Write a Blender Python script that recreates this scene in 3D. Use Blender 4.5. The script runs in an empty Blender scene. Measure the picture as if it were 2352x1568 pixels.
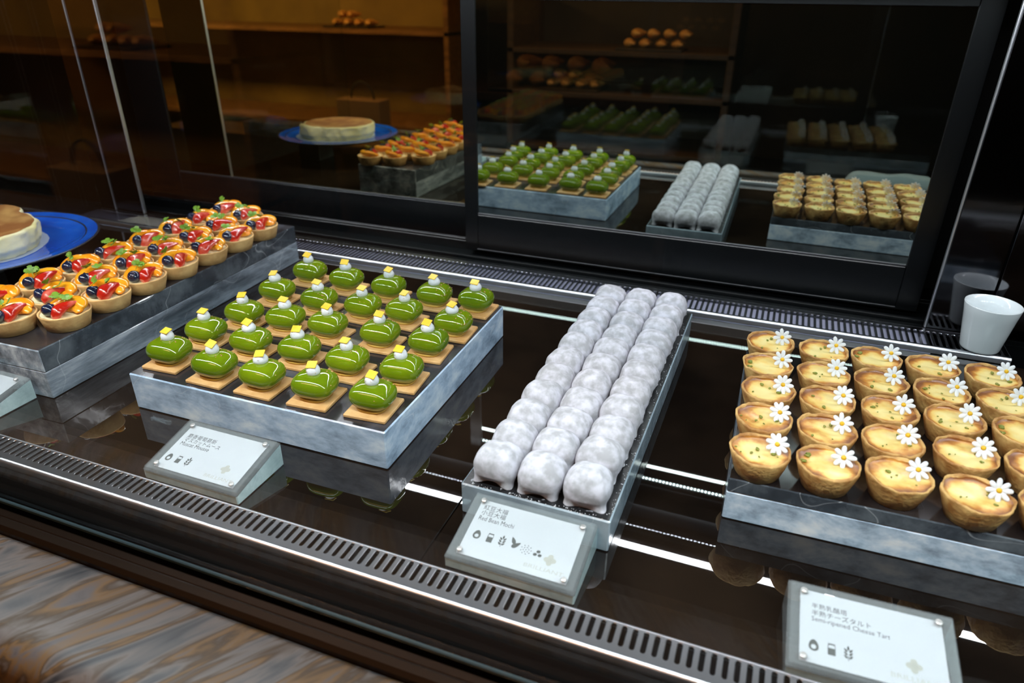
import bpy, math, random
from mathutils import Vector, Matrix, noise as mnoise
C = bpy.context.scene.collection
SC = bpy.context.scene
PI = math.pi
# ------------------------------------------------------------------ camera
cam_d = bpy.data.cameras.new('camera'); cam = bpy.data.objects.new('camera', cam_d); C.objects.link(cam)
YAW, PIT, ROL, FPX = [math.radians(20.9086), math.radians(27.1032), math.radians(0.437), 1598.84]
fw = Vector((-math.sin(YAW)*math.cos(PIT), math.cos(YAW)*math.cos(PIT), -math.sin(PIT)))
rt = fw.cross(Vector((0, 0, 1))).normalized(); up = rt.cross(fw)
rt2 = rt*math.cos(ROL)+up*math.sin(ROL); up2 = -rt*math.sin(ROL)+up*math.cos(ROL)
m = Matrix((rt2, up2, -fw)).transposed().to_4x4(); m.translation = Vector((0, 0, .55))
cam.matrix_world = m
cam_d.sensor_width = 36; cam_d.lens = FPX*36/2352; cam_d.clip_start = .02; cam_d.clip_end = 50
cam_d.dof.use_dof = True; cam_d.dof.focus_distance = .98; cam_d.dof.aperture_fstop = 4.2
SC.camera = cam
SC.view_settings.view_transform = 'Standard'; SC.view_settings.look = 'None'
SC.view_settings.gamma = 1; SC.view_settings.use_curve_mapping = False
SC.view_settings.exposure = 0.0
cy = SC.cycles
cy.max_bounces = 10; cy.diffuse_bounces = 3; cy.glossy_bounces = 6; cy.transmission_bounces = 4
cy.transparent_max_bounces = 16; cy.caustics_reflective = False; cy.caustics_refractive = False
cy.sample_clamp_indirect = 4.0; cy.use_denoising = True
# ------------------------------------------------------------------ world
w = bpy.data.worlds.new('world'); SC.world = w; w.use_nodes = True
w.node_tree.nodes['Background'].inputs[0].default_value = (.9, .62, .4, 1)
w.node_tree.nodes['Background'].inputs[1].default_value = .006
# ------------------------------------------------------------------ key light levels
LED_REAR = 9.      # area strip, watts
LED_FRONT = 420.    # emission strength of the LED chips
def area(name, loc, sx, sy, watts, col, rot=(0, 0, 0), spread=None):
    l = bpy.data.lights.new(name, 'AREA'); l.shape = 'RECTANGLE'; l.size = sx; l.size_y = sy
    l.energy = watts; l.color = col
    if spread: l.spread = spread
    o = bpy.data.objects.new(name, l); C.objects.link(o); o.location = loc; o.rotation_euler = rot
    return o
area('rear_led_light', (-.25, 1.224, .588), 2.7, .016, LED_REAR, (.93, .95, 1), (math.radians(-12), 0, 0))
area('ledge_warm_fill', (-1.0, -.75, 1.86), 2.0, .4, 28., (1, .50, .25), (math.radians(30), 0, 0))  # unseen warm fill, added to turn the ledge front face orange
def plight(name, loc, watts, col, r=.05):
    l = bpy.data.lights.new(name, 'POINT'); l.energy = watts; l.color = col; l.shadow_soft_size = r
    o = bpy.data.objects.new(name, l); C.objects.link(o); o.location = loc; return o
# ------------------------------------------------------------------ material helpers
def mat(name, base=(.5, .5, .5), rough=.5, metal=0, ior=1.5, coat=0, coat_r=.03, spec=None, emit=None, es=0,
        n2=None, nscale=20., ndet=3., nramp=(.35, .65), stretch=None, bump=0, bscale=200., bdist=.001, rnd=False, sss=0, tnoise='noise'):
    m = bpy.data.materials.new(name); m.use_nodes = True; nt = m.node_tree; N = nt.nodes; L = nt.links
    b = N['Principled BSDF']
    b.inputs['Base Color'].default_value = (*base, 1); b.inputs['Roughness'].default_value = rough
    b.inputs['Metallic'].default_value = metal; b.inputs['IOR'].default_value = ior
    b.inputs['Coat Weight'].default_value = coat; b.inputs['Coat Roughness'].default_value = coat_r
    if spec is not None: b.inputs['Specular IOR Level'].default_value = spec
    if emit: b.inputs['Emission Color'].default_value = (*emit, 1); b.inputs['Emission Strength'].default_value = es
    if sss:
        b.inputs['Subsurface Weight'].default_value = sss; b.inputs['Subsurface Radius'].default_value = (.01, .006, .004); b.inputs['Subsurface Scale'].default_value = .5
    tc = N.new('ShaderNodeTexCoord'); vec = tc.outputs['Object']
    if stretch:
        mp = N.new('ShaderNodeMapping'); mp.inputs['Scale'].default_value = stretch; L.new(vec, mp.inputs[0]); vec = mp.outputs[0]
    if rnd:
        oi = N.new('ShaderNodeObjectInfo'); va = N.new('ShaderNodeVectorMath'); va.operation = 'MULTIPLY_ADD'
        cb = N.new('ShaderNodeCombineXYZ')
        for i in range(3): L.new(oi.outputs['Random'], cb.inputs[i])
        va.inputs[1].default_value = (37., 17., 71.); L.new(cb.outputs[0], va.inputs[0]); L.new(vec, va.inputs[2]); vec = va.outputs[0]
    m['vec'] = 1
    if n2:
        t = N.new('ShaderNodeTexNoise'); t.inputs['Scale'].default_value = nscale; t.inputs['Detail'].default_value = ndet
        L.new(vec, t.inputs['Vector'])
        r = N.new('ShaderNodeValToRGB'); e = r.color_ramp.elements
        e[0].position, e[1].position = nramp; e[0].color = (*base, 1); e[1].color = (*n2, 1)
        L.new(t.outputs[0], r.inputs[0]); L.new(r.outputs[0], b.inputs['Base Color'])
    if bump:
        t2 = N.new('ShaderNodeTexNoise'); t2.inputs['Scale'].default_value = bscale; t2.inputs['Detail'].default_value = 3
        L.new(vec, t2.inputs['Vector'])
        bp = N.new('ShaderNodeBump'); bp.inputs['Strength'].default_value = bump; bp.inputs['Distance'].default_value = bdist
        L.new(t2.outputs[0], bp.inputs['Height']); L.new(bp.outputs[0], b.inputs['Normal'])
    return m
def ramp(nt, fac, stops):
    r = nt.nodes.new('ShaderNodeValToRGB'); e = r.color_ramp.elements
    while len(e) < len(stops): e.new(.5)
    for k, (p, c) in enumerate(stops): e[k].position = p; e[k].color = (*c, 1) if len(c) == 3 else c
    nt.links.new(fac, r.inputs[0]); return r.outputs[0]
def clear_mat(name, tint=(.9, .97, .97), ior=1.5, haze=0.0, hcol=(.8, .85, .9), k=1.0):
    """thin clear sheet: see-through plus a mirror share by angle"""
    m = bpy.data.materials.new(name); m.use_nodes = True; nt = m.node_tree; N = nt.nodes; L = nt.links
    N.remove(N['Principled BSDF']); out = N['Material Output']
    tr = N.new('ShaderNodeBsdfTransparent'); tr.inputs[0].default_value = (*tint, 1)
    gl = N.new('ShaderNodeBsdfGlossy'); gl.inputs['Roughness'].default_value = .01
    fr = N.new('ShaderNodeFresnel'); ge = N.new('ShaderNodeNewGeometry'); mr = N.new('ShaderNodeMapRange'); mr.inputs[3].default_value = ior; mr.inputs[4].default_value = 1/ior
    L.new(ge.outputs['Backfacing'], mr.inputs[0]); L.new(mr.outputs[0], fr.inputs[0])
    mu = N.new('ShaderNodeMath'); mu.operation = 'MULTIPLY'; mu.inputs[1].default_value = k; L.new(fr.outputs[0], mu.inputs[0])
    mx = N.new('ShaderNodeMixShader'); L.new(mu.outputs[0], mx.inputs[0]); L.new(tr.outputs[0], mx.inputs[1]); L.new(gl.outputs[0], mx.inputs[2])
    res = mx.outputs[0]
    if haze:
        df = N.new('ShaderNodeBsdfDiffuse'); df.inputs[0].default_value = (*hcol, 1)
        m2 = N.new('ShaderNodeMixShader'); m2.inputs[0].default_value = haze; L.new(res, m2.inputs[1]); L.new(df.outputs[0], m2.inputs[2]); res = m2.outputs[0]
    L.new(res, out.inputs[0]); return m
def acrylic(name, c0, c1, c2, scale=9., stretch=(1, 1, 2.5), clear=.25, rough=.09, gloss=.16):
    """polished cut edge of a thick acrylic slab, clouded by scuffs"""
    m = bpy.data.materials.new(name); m.use_nodes = True; nt = m.node_tree; N = nt.nodes; L = nt.links
    b = N['Principled BSDF']; out = N['Material Output']; b.inputs['Roughness'].default_value = rough; b.inputs['IOR'].default_value = 1.55
    tc = N.new('ShaderNodeTexCoord'); mp = N.new('ShaderNodeMapping'); mp.inputs['Scale'].default_value = stretch; L.new(tc.outputs['Object'], mp.inputs[0])
    t = N.new('ShaderNodeTexNoise'); t.inputs['Scale'].default_value = scale; t.inputs['Detail'].default_value = 6; t.inputs['Roughness'].default_value = .66; t.inputs['Distortion'].default_value = .15
    L.new(mp.outputs[0], t.inputs['Vector'])
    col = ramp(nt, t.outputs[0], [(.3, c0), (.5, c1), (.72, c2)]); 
    # long pale scratches: thin ridges of a stretched noise
    ms = N.new('ShaderNodeMapping'); ms.inputs['Rotation'].default_value = (.15, .5, .25); ms.inputs['Scale'].default_value = (1, 1, 1.6); L.new(tc.outputs['Object'], ms.inputs[0])
    ns = N.new('ShaderNodeTexNoise'); ns.inputs['Scale'].default_value = 7.5; ns.inputs['Detail'].default_value = 1.5; L.new(ms.outputs[0], ns.inputs['Vector'])
    sb = N.new('ShaderNodeMath'); sb.operation = 'SUBTRACT'; sb.inputs[1].default_value = .5; L.new(ns.outputs[0], sb.inputs[0])
    ab = N.new('ShaderNodeMath'); ab.operation = 'ABSOLUTE'; L.new(sb.outputs[0], ab.inputs[0])
    sr = ramp(nt, ab.outputs[0], [(0, (.30,)*3), (.0016, (0, 0, 0))])
    mc = N.new('ShaderNodeMixRGB'); mc.inputs[2].default_value = (.95, .97, 1, 1); L.new(sr, mc.inputs[0]); L.new(col, mc.inputs[1]); col = mc.outputs[0]
    L.new(col, b.inputs['Base Color'])
    # fine scratches
    mp2 = N.new('ShaderNodeMapping'); mp2.inputs['Scale'].default_value = (1, 1, 1); mp2.inputs['Rotation'].default_value = (.3, .5, .9); L.new(tc.outputs['Object'], mp2.inputs[0])
    wv = N.new('ShaderNodeTexNoise'); wv.inputs['Scale'].default_value = 26; wv.inputs['Detail'].default_value = 8; wv.inputs['Distortion'].default_value = 2.5; L.new(mp2.outputs[0], wv.inputs['Vector'])
    bp = N.new('ShaderNodeBump'); bp.inputs['Strength'].default_value = .12; bp.inputs['Distance'].default_value = .002; L.new(wv.outputs[0], bp.inputs['Height']); L.new(bp.outputs[0], b.inputs['Normal'])
    tr = N.new('ShaderNodeBsdfTransparent'); tr.inputs[0].default_value = (.8, .93, .95, 1)
    cl = ramp(nt, t.outputs[0], [(.3, (clear*1.7,)*3), (.6, (clear*.5,)*3)])
    mx = N.new('ShaderNodeMixShader'); L.new(cl, mx.inputs[0]); L.new(b.outputs[0], mx.inputs[1]); L.new(tr.outputs[0], mx.inputs[2]); L.new(mx.outputs[0], out.inputs[0])
    return m
# ------------------------------------------------------------------ mesh helpers
class MB:
    def __init__(s): s.v = []; s.f = []; s.m = []; s.sm = []
    def add(s, vs, fs, mi=0, smooth=False, M=None):
        o = len(s.v)
        for p in vs:
            p = Vector(p)
            if M is not None: p = M @ p
            s.v.append(tuple(p))
        for f in fs: s.f.append(tuple(i+o for i in f)); s.m.append(mi); s.sm.append(smooth)
        return s
    def box(s, x0, y0, z0, x1, y1, z1, mi=0, M=None):
        vs = [(x0, y0, z0), (x1, y0, z0), (x1, y1, z0), (x0, y1, z0), (x0, y0, z1), (x1, y0, z1), (x1, y1, z1), (x0, y1, z1)]
        return s.add(vs, [(0, 3, 2, 1), (4, 5, 6, 7), (0, 1, 5, 4), (1, 2, 6, 5), (2, 3, 7, 6), (3, 0, 4, 7)], mi, False, M)
    def bbox(s, x0, y0, z0, x1, y1, z1, b=.002, mi=0, top=None, smooth=False, M=None):
        """box with chamfered edges: rings from bottom to top"""
        def ring(i, z): return [(x0+i+(b if c in (0,) else 0), y, z) for c, y in ()]
        R = []
        def oc(ins, z, c):
            a0, a1, b0, b1 = x0+ins, x1-ins, y0+ins, y1-ins
            return [(a0+c, b0, z), (a1-c, b0, z), (a1, b0+c, z), (a1, b1-c, z), (a1-c, b1, z), (a0+c, b1, z), (a0, b1-c, z), (a0, b0+c, z)]
        rs = [oc(b, z0, b*.4), oc(0, z0+b, b), oc(0, z1-b, b), oc(b, z1, b*.4)]
        vs = [p for r in rs for p in r]; n = 8
        fs = []; 
        for k in range(3):
            for i in range(n): j = (i+1) % n; fs.append((k*n+i, k*n+j, (k+1)*n+j, (k+1)*n+i))
        s.add(vs, fs, mi, smooth, M)
        o = len(s.v)-4*n
        s.f.append(tuple(o+i for i in reversed(range(n)))); s.m.append(mi); s.sm.append(False)
        s.f.append(tuple(o+3*n+i for i in range(n))); s.m.append(mi if top is None else top); s.sm.append(False)
        return s
    def lathe(s, prof, n=32, mi=0, smooth=True, M=None, rf=None, close=False, cap=True):
        """prof list of (r,z); rf(theta,k)->(dr,dz)"""
        vs = []; fs = []
        for k, (r, z) in enumerate(prof):
            for i in range(n):
                t = 2*PI*i/n; dr, dz = rf(t, k) if rf else (0, 0)
                vs.append(((r+dr)*math.cos(t), (r+dr)*math.sin(t), z+dz))
        for k in range(len(prof)-1):
            for i in range(n): j = (i+1) % n; fs.append((k*n+i, k*n+j, (k+1)*n+j, (k+1)*n+i))
        if cap and prof[0][0] > 1e-6: fs.append(tuple(reversed(range(n))))
        if cap and prof[-1][0] > 1e-6: fs.append(tuple((len(prof)-1)*n+i for i in range(n)))
        return s.add(vs, fs, mi, smooth, M)
    def grid(s, fn, nu, nv, mi=0, smooth=True, M=None, wrapu=False, wrapv=False):
        vs = [fn(i/(nu if wrapu else nu-1), j/(nv if wrapv else nv-1)) for j in range(nv) for i in range(nu)]
        fs = []
        for j in range(nv if wrapv else nv-1):
            for i in range(nu if wrapu else nu-1):
                a = i; b = (i+1) % nu; c = j; d = (j+1) % nv
                fs.append((c*nu+a, c*nu+b, d*nu+b, d*nu+a))
        return s.add(vs, fs, mi, smooth, M)
    def ell(s, c, r, n=16, k=10, mi=0, M=None):
        def fn(u, v):
            t = 2*PI*u; p = PI*v
            return (c[0]+r[0]*math.sin(p)*math.cos(t), c[1]+r[1]*math.sin(p)*math.sin(t), c[2]-r[2]*math.cos(p))
        return s.grid(fn, n, k, mi, True, M, wrapu=True)
    def poly(s, pts, z0, z1, mi=0, M=None):
        n = len(pts); vs = [(x, y, z0) for x, y in pts]+[(x, y, z1) for x, y in pts]
        fs = [tuple(reversed(range(n))), tuple(range(n, 2*n))]+[(i, (i+1) % n, n+(i+1) % n, n+i) for i in range(n)]
        return s.add(vs, fs, mi, False, M)
    def mesh(s, name, mats):
        me = bpy.data.meshes.new(name); me.from_pydata(s.v, [], s.f)
        for mt in (mats if isinstance(mats, (list, tuple)) else [mats]): me.materials.append(mt)
        me.polygons.foreach_set('material_index', s.m); me.polygons.foreach_set('use_smooth', s.sm); me.update()
        return me
def put(name, me, parent=None, loc=(0, 0, 0), rot=(0, 0, 0), sc=None):
    o = bpy.data.objects.new(name, me); C.objects.link(o)
    if parent is not None: o.parent = parent
    o.location = loc; o.rotation_euler = rot
    if sc: o.scale = sc
    return o
def tag(o, label, cat, group=None, kind=None):
    o['label'] = label; o['category'] = cat
    if group: o['group'] = group
    if kind: o['kind'] = kind
    return o
def thing(name, label, cat, loc=(0, 0, 0), rz=0, group=None, kind=None):
    o = put(name, None, None, loc, (0, 0, rz)); o.empty_display_size = .02
    return tag(o, label, cat, group, kind)
def obj(name, mb, mats, parent=None, **k): return put(name, mb.mesh(name, mats), parent, **k)
def struct(name, mb, mats, label=None):
    o = obj(name, mb, mats); o['kind'] = 'structure'
    if label: o['label'] = label; o['category'] = name.split('_')[0]
    return o
ORD = ['first', 'second', 'third', 'fourth', 'fifth', 'sixth', 'seventh', 'eighth', 'ninth', 'tenth', 'eleventh']
# ------------------------------------------------------------------ materials
M_deck = mat('black_deck_glass', (.006, .004, .003), .012, ior=1.8, n2=(.022, .013, .008), nscale=3.2, ndet=6, nramp=(.42, .7), stretch=(1, 1, 1), bump=.0)  # reflected brown of the room put into the colour as faint streaks
M_black = mat('black_powder_coat', (.006, .006, .007), .28)
M_blackm = mat('black_matte_rubber', (.004, .004, .004), .6)
M_rail = mat('dark_bronze_rail', (.03, .018, .01), .35, metal=.6)
M_steel = mat('brushed_steel', (.36, .36, .38), .25, metal=1, bump=.05, bscale=60, stretch=(.02, 1, 1))
M_steel_b = mat('polished_steel_lip', (.9, .9, .95), .32, metal=1)
M_duct = mat('duct_grey', (.50, .50, .66), .5, metal=.1)
M_doorf = mat('black_anodised_frame', (.004, .0045, .005), .25, ior=1.4)
M_chip = mat('led_chip', (.8, .8, .8), .5, emit=(.82, .95, 1), es=LED_FRONT)
M_chip2 = mat('dim_led_chip', (.8, .8, .8), .5, emit=(.82, .9, 1), es=160)
for mm in (M_chip, M_chip2):   # a chip shines from its lens side only
    nt = mm.node_tree; N = nt.nodes; L = nt.links; pb = N['Principled BSDF']; ge = N.new('ShaderNodeNewGeometry'); mu = N.new('ShaderNodeMath'); mu.operation = 'MULTIPLY_ADD'
    es_ = pb.inputs['Emission Strength'].default_value; mu.inputs[1].default_value = -es_; mu.inputs[2].default_value = es_; L.new(ge.outputs['Backfacing'], mu.inputs[0]); L.new(mu.outputs[0], pb.inputs['Emission Strength'])
M_white = mat('white_housing', (.7, .7, .7), .4)

# ------------------------------------------------------------------ room shell (seen in the reflections)
M_floor = mat('dark_stone_floor', (.010, .007, .005), .4, n2=(.016, .010, .006), nscale=3)
M_wall = mat('dark_brown_wall', (.05, .03, .012), .7, n2=(.025, .016, .008), nscale=2)
M_ceil = mat('dark_ceiling', (.012, .011, .010), .8)
FZ = -.86
b = MB().box(-6, -4.2, FZ-.05, 4, 2.6, FZ); struct('floor', b, M_floor, 'dark stone shop floor under the counters')
b = MB().box(-6, -4.2, 1.9, 4, 2.6, 1.95); struct('ceiling', b, M_ceil, 'dark shop ceiling above the counters')
b = MB().box(-6, 2.55, FZ, 4, 2.6, 1.9); struct('wall_back', b, M_ceil, 'dark wall behind the cake display')
b = MB().box(-6, -4.25, FZ, 4, -4.2, 1.9); struct('wall_front', b, M_wall, 'brown wall across the shop behind the bread shelves')
b = MB().box(-6.05, -4.2, FZ, -6, 2.6, 1.9); struct('wall_left', b, M_ceil, 'dark side wall of the shop beyond the cheesecake')
b = MB().box(4, -4.2, FZ, 4.05, 2.6, 1.9); struct('wall_right', b, M_wall, 'brown side wall of the shop beyond the cheese tarts')

# ------------------------------------------------------------------ display case
HG = .0125; YF0, YF1, YR0, YR1 = .4345, .4765, 1.225, 1.307; M1, M2 = 1.4734, 1.3787
XL, XR = -1.675, 1.15
case = thing('display_case', 'black refrigerated pastry display case with slotted steel air grilles', 'display case', (0, 0, FZ))
def cobj(name, mb, mats, parent=case):
    o = obj(name, mb, mats, parent); o.location = (0, 0, -FZ) if parent is case else (0, 0, 0); return o
b = MB(); b.box(XL-.03, .372, FZ, XR+.03, 1.56, -.0605); cobj('cabinet_body', b, M_black)
b = MB(); b.bbox(XL-.03, .3985, -.06, XR+.03, .4290, .0015, .0012); cobj('front_sill', b, mat('gloss_black_sill', (.002, .002, .002), .12, ior=1.4))
b = MB(); b.bbox(XL-.03, .372, -.06, XR+.03, .3855, -.004, .003); b.bbox(XL-.03, .3545, -.06, XR+.03, .371, .004, .004); cobj('front_rail', b, [M_rail])
b = MB(); b.box(XL, YF0+.002, -.056, XR, YF1, -.05); b.box(XL, .479, -.056, XR, .4815, -.0015); cobj('front_duct', b, M_blackm)
b = MB(); b.box(XL, YR0+.002, -.058, .29, YR1-.002, .0055); cobj('rear_duct', b, M_duct)
# door track
b = MB()
for y0, y1, z in ((YR1+.002, YR1+.018, .010), (YR1+.022, YR1+.030, .016), (YR1+.034, YR1+.05, .006), (M2+.024, M2+.03, .022), (M1-.044, M1-.038, .018), (M1-.034, M1-.02, .008)):
    b.bbox(XL, y0, -.058, XR, y1, z, .0012)
b.box(XL, YR1+.001, -.058, XR, 1.56, .001)
cobj('door_track', b, M_doorf)
b = MB(); b.bbox(XL, M1-.034, .001, -.655, M1-.031, .006, .0008); cobj('steel_runner', b, M_steel)
# side pieces
M_sglass = mat('dark_end_glass', (.004, .005, .005), .04, ior=1.5)
M_col = bpy.data.materials.new('dark_polished_panel'); M_col.use_nodes = True
nt = M_col.node_tree; p_ = nt.nodes['Principled BSDF']; p_.inputs['Base Color'].default_value = (.17, .17, .18, 1); p_.inputs['Metallic'].default_value = 1; p_.inputs['Roughness'].default_value = .07
b = MB().box(XL-.008, .43, -.055, XL, 1.56, .6); o = cobj('end_glass', b, clear_mat('clear_end_glass', (.93, .96, .95), 1.45))
b = MB().box(XR, .43, -.06, XR+.03, 1.56, .6); cobj('end_wall', b, M_sglass)
b = MB().bbox(XL, YR1-.002, HG+.001, -1.529, YR1+.004, .598, .001); o = cobj('corner_panel', b, M_col)
b = MB(); b.bbox(-1.5285, YR1-.004, HG+.001, -1.5255, YR1+.005, .598, .0008); b.bbox(-1.6245, YR1-.0045, HG+.001, -1.6225, YR1-.0025, .598, .0004); obj('edge_strip', b, M_steel_b, o)
b = MB(); b.bbox(.289, YR1-.002, HG+.001, .3725, YR1+.004, .598, .001); b.bbox(.3755, YR1-.002, HG+.001, XR, YR1+.004, .598, .001); o = cobj('corner_panel', b, M_col)
b = MB(); b.bbox(.2855, YR1-.004, HG+.001, .2885, YR1+.005, .598, .0008); obj('edge_strip', b, M_steel_b, o)
# canopy
b = MB(); b.box(XL-.03, .40, .602, XR+.03, 1.56, .68); b.box(XL-.03, .388, .598, XR+.03, .4, .69); b.box(XL, 1.33, .555, XR, 1.37, .602); cobj('canopy', b, M_black)
b = MB().box(XL, 1.545, -.06, XR, 1.56, .602); cobj('back_panel', b, M_blackm)
# deck sheets
def deck(x0, x1, label):
    b = MB(); b.bbox(x0, .482, -.012, x1, YR0-.001, 0, .0008); o = obj('deck_panel', b, M_deck); return tag(o, label, 'shelf panel', 'black deck panels')
deck(XL+.001, -.2902, 'glossy black deck panel under the muscat mousse and fruit tarts')
deck(-.2888, XR-.001, 'glossy black deck panel under the mochi and cheese tarts')

def grille(name, x0, x1, ya, yb, s0, s1, z, pitch, hw, mats, label, phase=0., ncap=5):
    b = MB(); n = int((x1-x0)/pitch)
    def cell(xc):
        ri = []
        for k in range(ncap+1): t = PI*k/ncap; ri.append((math.cos(t), math.sin(t)))
        def loop(h, e):
            up_ = [(xc+h*c, s1-hw+h*s_) for c, s_ in ri]; dn = [(xc-h*c, s0+hw-h*s_) for c, s_ in ri]
            return up_+dn
        L0 = loop(hw+.0006, 0); L1 = loop(hw, 0); nn = len(L0)
        hx = pitch/2
        vs = [(x, y, z) for x, y in L0]+[(x, y, z-.0005) for x, y in L1]+[(x, y, z-.003) for x, y in L1]
        fs = []
        for k in (0, 1):
            for i in range(nn): j = (i+1) % nn; fs.append((k*nn+i, k*nn+j, (k+1)*nn+j, (k+1)*nn+i))
        b.add(vs, [tuple(reversed(f)) for f in fs], 0, False)
        m_ = ncap+1
        # plate around: corners
        cs = [(xc+hx, ya), (xc+hx, yb), (xc-hx, yb), (xc-hx, ya)]
        vv = [(x, y, z) for x, y in L0]+[(x, y, z) for x, y in cs]
        C0, C1, C2, C3 = nn, nn+1, nn+2, nn+3
        half = ncap//2
        ff = []
        for i in range(0, half): ff.append((i, C1, i+1))
        ff.append((half, C1, C2, half+1) if ncap % 2 else (half, C1, C2))
        for i in range(half+(1 if ncap % 2 else 0), ncap): ff.append((i, C2, i+1))
        ff.append((ncap, C2, C3, m_))
        for i in range(m_, m_+half): ff.append((i, C3, i+1))
        ff.append((m_+half, C3, C0, m_+half+1) if ncap % 2 else (m_+half, C3, C0))
        for i in range(m_+half+(1 if ncap % 2 else 0), 2*m_-1): ff.append((i, C0, i+1))
        ff.append((2*m_-1, C0, C1, 0))
        b.add(vv, [tuple(reversed(f)) for f in ff], 0, False)
    for k in range(n): cell(x0+phase+(k+.5)*pitch)
    xa = x0+phase; xb = xa+n*pitch
    # rolled edges
    def roll(y, sgn):
        prof = []
        for k in range(7):
            t = PI/2*k/6; prof.append((y+sgn*.0040*math.sin(t), z-.0040+.0040*math.cos(t)))
        prof.append((y+sgn*.0040, z-.011))
        vs = [(x, yy, zz) for yy, zz in prof for x in (xa, xb)]
        fs = [(2*k, 2*k+1, 2*k+3, 2*k+2) for k in range(len(prof)-1)]
        if sgn > 0: fs = [tuple(reversed(f)) for f in fs]
        b.add(vs, fs, 1, True)
    roll(ya, -1); roll(yb, 1)
    o = obj(name, b, mats); return tag(o, label, 'air grille')
M_gf = mat('satin_steel_grille', (.30, .30, .315), .3, metal=1)
M_gr = mat('dark_steel_grille', (.32, .32, .35), .2, metal=1)
grille('air_grille', XL, XR, YF0+.004, YF1-.004, .4475, .4715, HG, .0103, .0024, [M_gf, M_steel_b], 'long slotted steel air grille along the front glass')
grille('air_grille', XL, .405, YR0+.004, YR1-.004, .0+1.2335, 1.2905, HG, .0100, .0028, [M_gr, M_steel_b], 'long slotted steel air grille in front of the sliding doors')

# sliding doors
def door_glass(name, tint, back, mixf):
    m = bpy.data.materials.new(name); m.use_nodes = True; nt = m.node_tree; N = nt.nodes; L = nt.links
    b_ = N['Principled BSDF']; out = N['Material Output']
    b_.inputs['Base Color'].default_value = (*back, 1); b_.inputs['Roughness'].default_value = .5; b_.inputs['Specular IOR Level'].default_value = 0
    g = N.new('ShaderNodeBsdfGlossy'); g.inputs[0].default_value = (*tint, 1); g.inputs['Roughness'].default_value = .003
    mx = N.new('ShaderNodeMixShader'); mx.inputs[0].default_value = mixf
    L.new(b_.outputs[0], mx.inputs[1]); L.new(g.outputs[0], mx.inputs[2]); L.new(mx.outputs[0], out.inputs[0]); return m
M_strip = mat('dark_glazing_bead', (.06, .06, .065), .35, metal=.6)
def sdoor(x0, x1, y, z0, z1, gx0, gx1, gz0, gz1, glass, label):
    t = thing('sliding_door', label, 'sliding door', (0, 0, 0))
    b = MB(); e = .0012; yb = y+.022
    b.bbox(x0, y-.004, z0, gx0, yb, z1, e); b.bbox(gx1, y-.004, z0, x1, yb, z1, e)
    b.bbox(gx0, y-.004, z0, gx1, yb, gz0-.004, e); b.bbox(gx0, y-.004, gz1, gx1, yb, z1, e)
    obj('door_frame', b, M_doorf, t)
    b = MB(); b.bbox(gx0, y-.0025, gz0-.004, gx1, y+.004, gz0, .0008); b.bbox(gx0-.0015, y-.006, z0+.004, gx1, y-.004, z0+.006, .0006); obj('glazing_strip', b, M_strip, t)
    b = MB(); b.box(gx0-.002, y, gz0-.006, gx1+.002, y+.005, gz1+.002); obj('mirror_glass', b, glass, t)
    return t
G2 = door_glass('smoked_mirror_glass', (.60, .68, .62), (.01, .012, .009), .93)
G1 = door_glass('amber_smoked_mirror_glass', (.66, .62, .42), (.02, .015, .004), .93)
sdoor(-.640, .282, M2, .012, .553, -.609, .245, .1, .525, G2, 'sliding mirror-glass door behind the mochi and cheese tarts')
sdoor(-1.668, -.655, M1, -.0, .553, -1.551, -.67, .087, .525, G1, 'sliding mirror-glass door behind the cheesecake and fruit tarts')

# front glass
M_fg = clear_mat('front_glass', (.985, .995, .99), 1.52)
b = MB().box(XL-.03, .3885, -.002, XR+.03, .3955, .60); o = obj('front_glass', b, M_fg); tag(o, 'clear upright front glass pane between customer and pastries', 'glass pane')
b = MB().bbox(XL-.03, .3905, -.006, XR+.03, .3945, -.0005, .001); obj('bottom_edge', b, mat('green_glass_edge', (.07, .12, .14), .2, n2=(.05, .09, .11), nscale=4), o)

# LED strips
def led(name, label, y, z, rows, x0, x1, tilt, dy, cm):
    t = thing(name, label, 'led strip', (0, 0, 0))
    b = MB(); b.bbox(x0-.01, y-.016, z, x1+.01, y+.016, .6018, .002); obj('strip_housing', b, M_white if 0 else M_black, t)
    b = MB(); s = .0024; n = int((x1-x0)/.0088)
    for r in range(rows):
        for k in range(n):
            x = x0+.006+k*.0088+(r*.003); yy = y+(r-(rows-1)/2)*dy
            ty, tz = (s*math.cos(tilt), s*math.sin(tilt))
            b.add([(x-s, yy-ty, z-.003-tz), (x+s, yy-ty, z-.003-tz), (x+s, yy+ty, z-.003+tz), (x-s, yy+ty, z-.003+tz)], [(3, 2, 1, 0)])
    o = obj('led_chip', b, cm, t); o['kind'] = 'stuff'; return t
led('led_strip', 'black LED strip with bright chips along top of the front glass', .435, .585, 2, XL+.05, XR-.05, 0, .012, M_chip)
led('led_strip', 'black LED strip with bright chips above the sliding doors', 1.285, .585, 1, XL+.1, .2, math.radians(38), .01, M_chip2)

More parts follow.
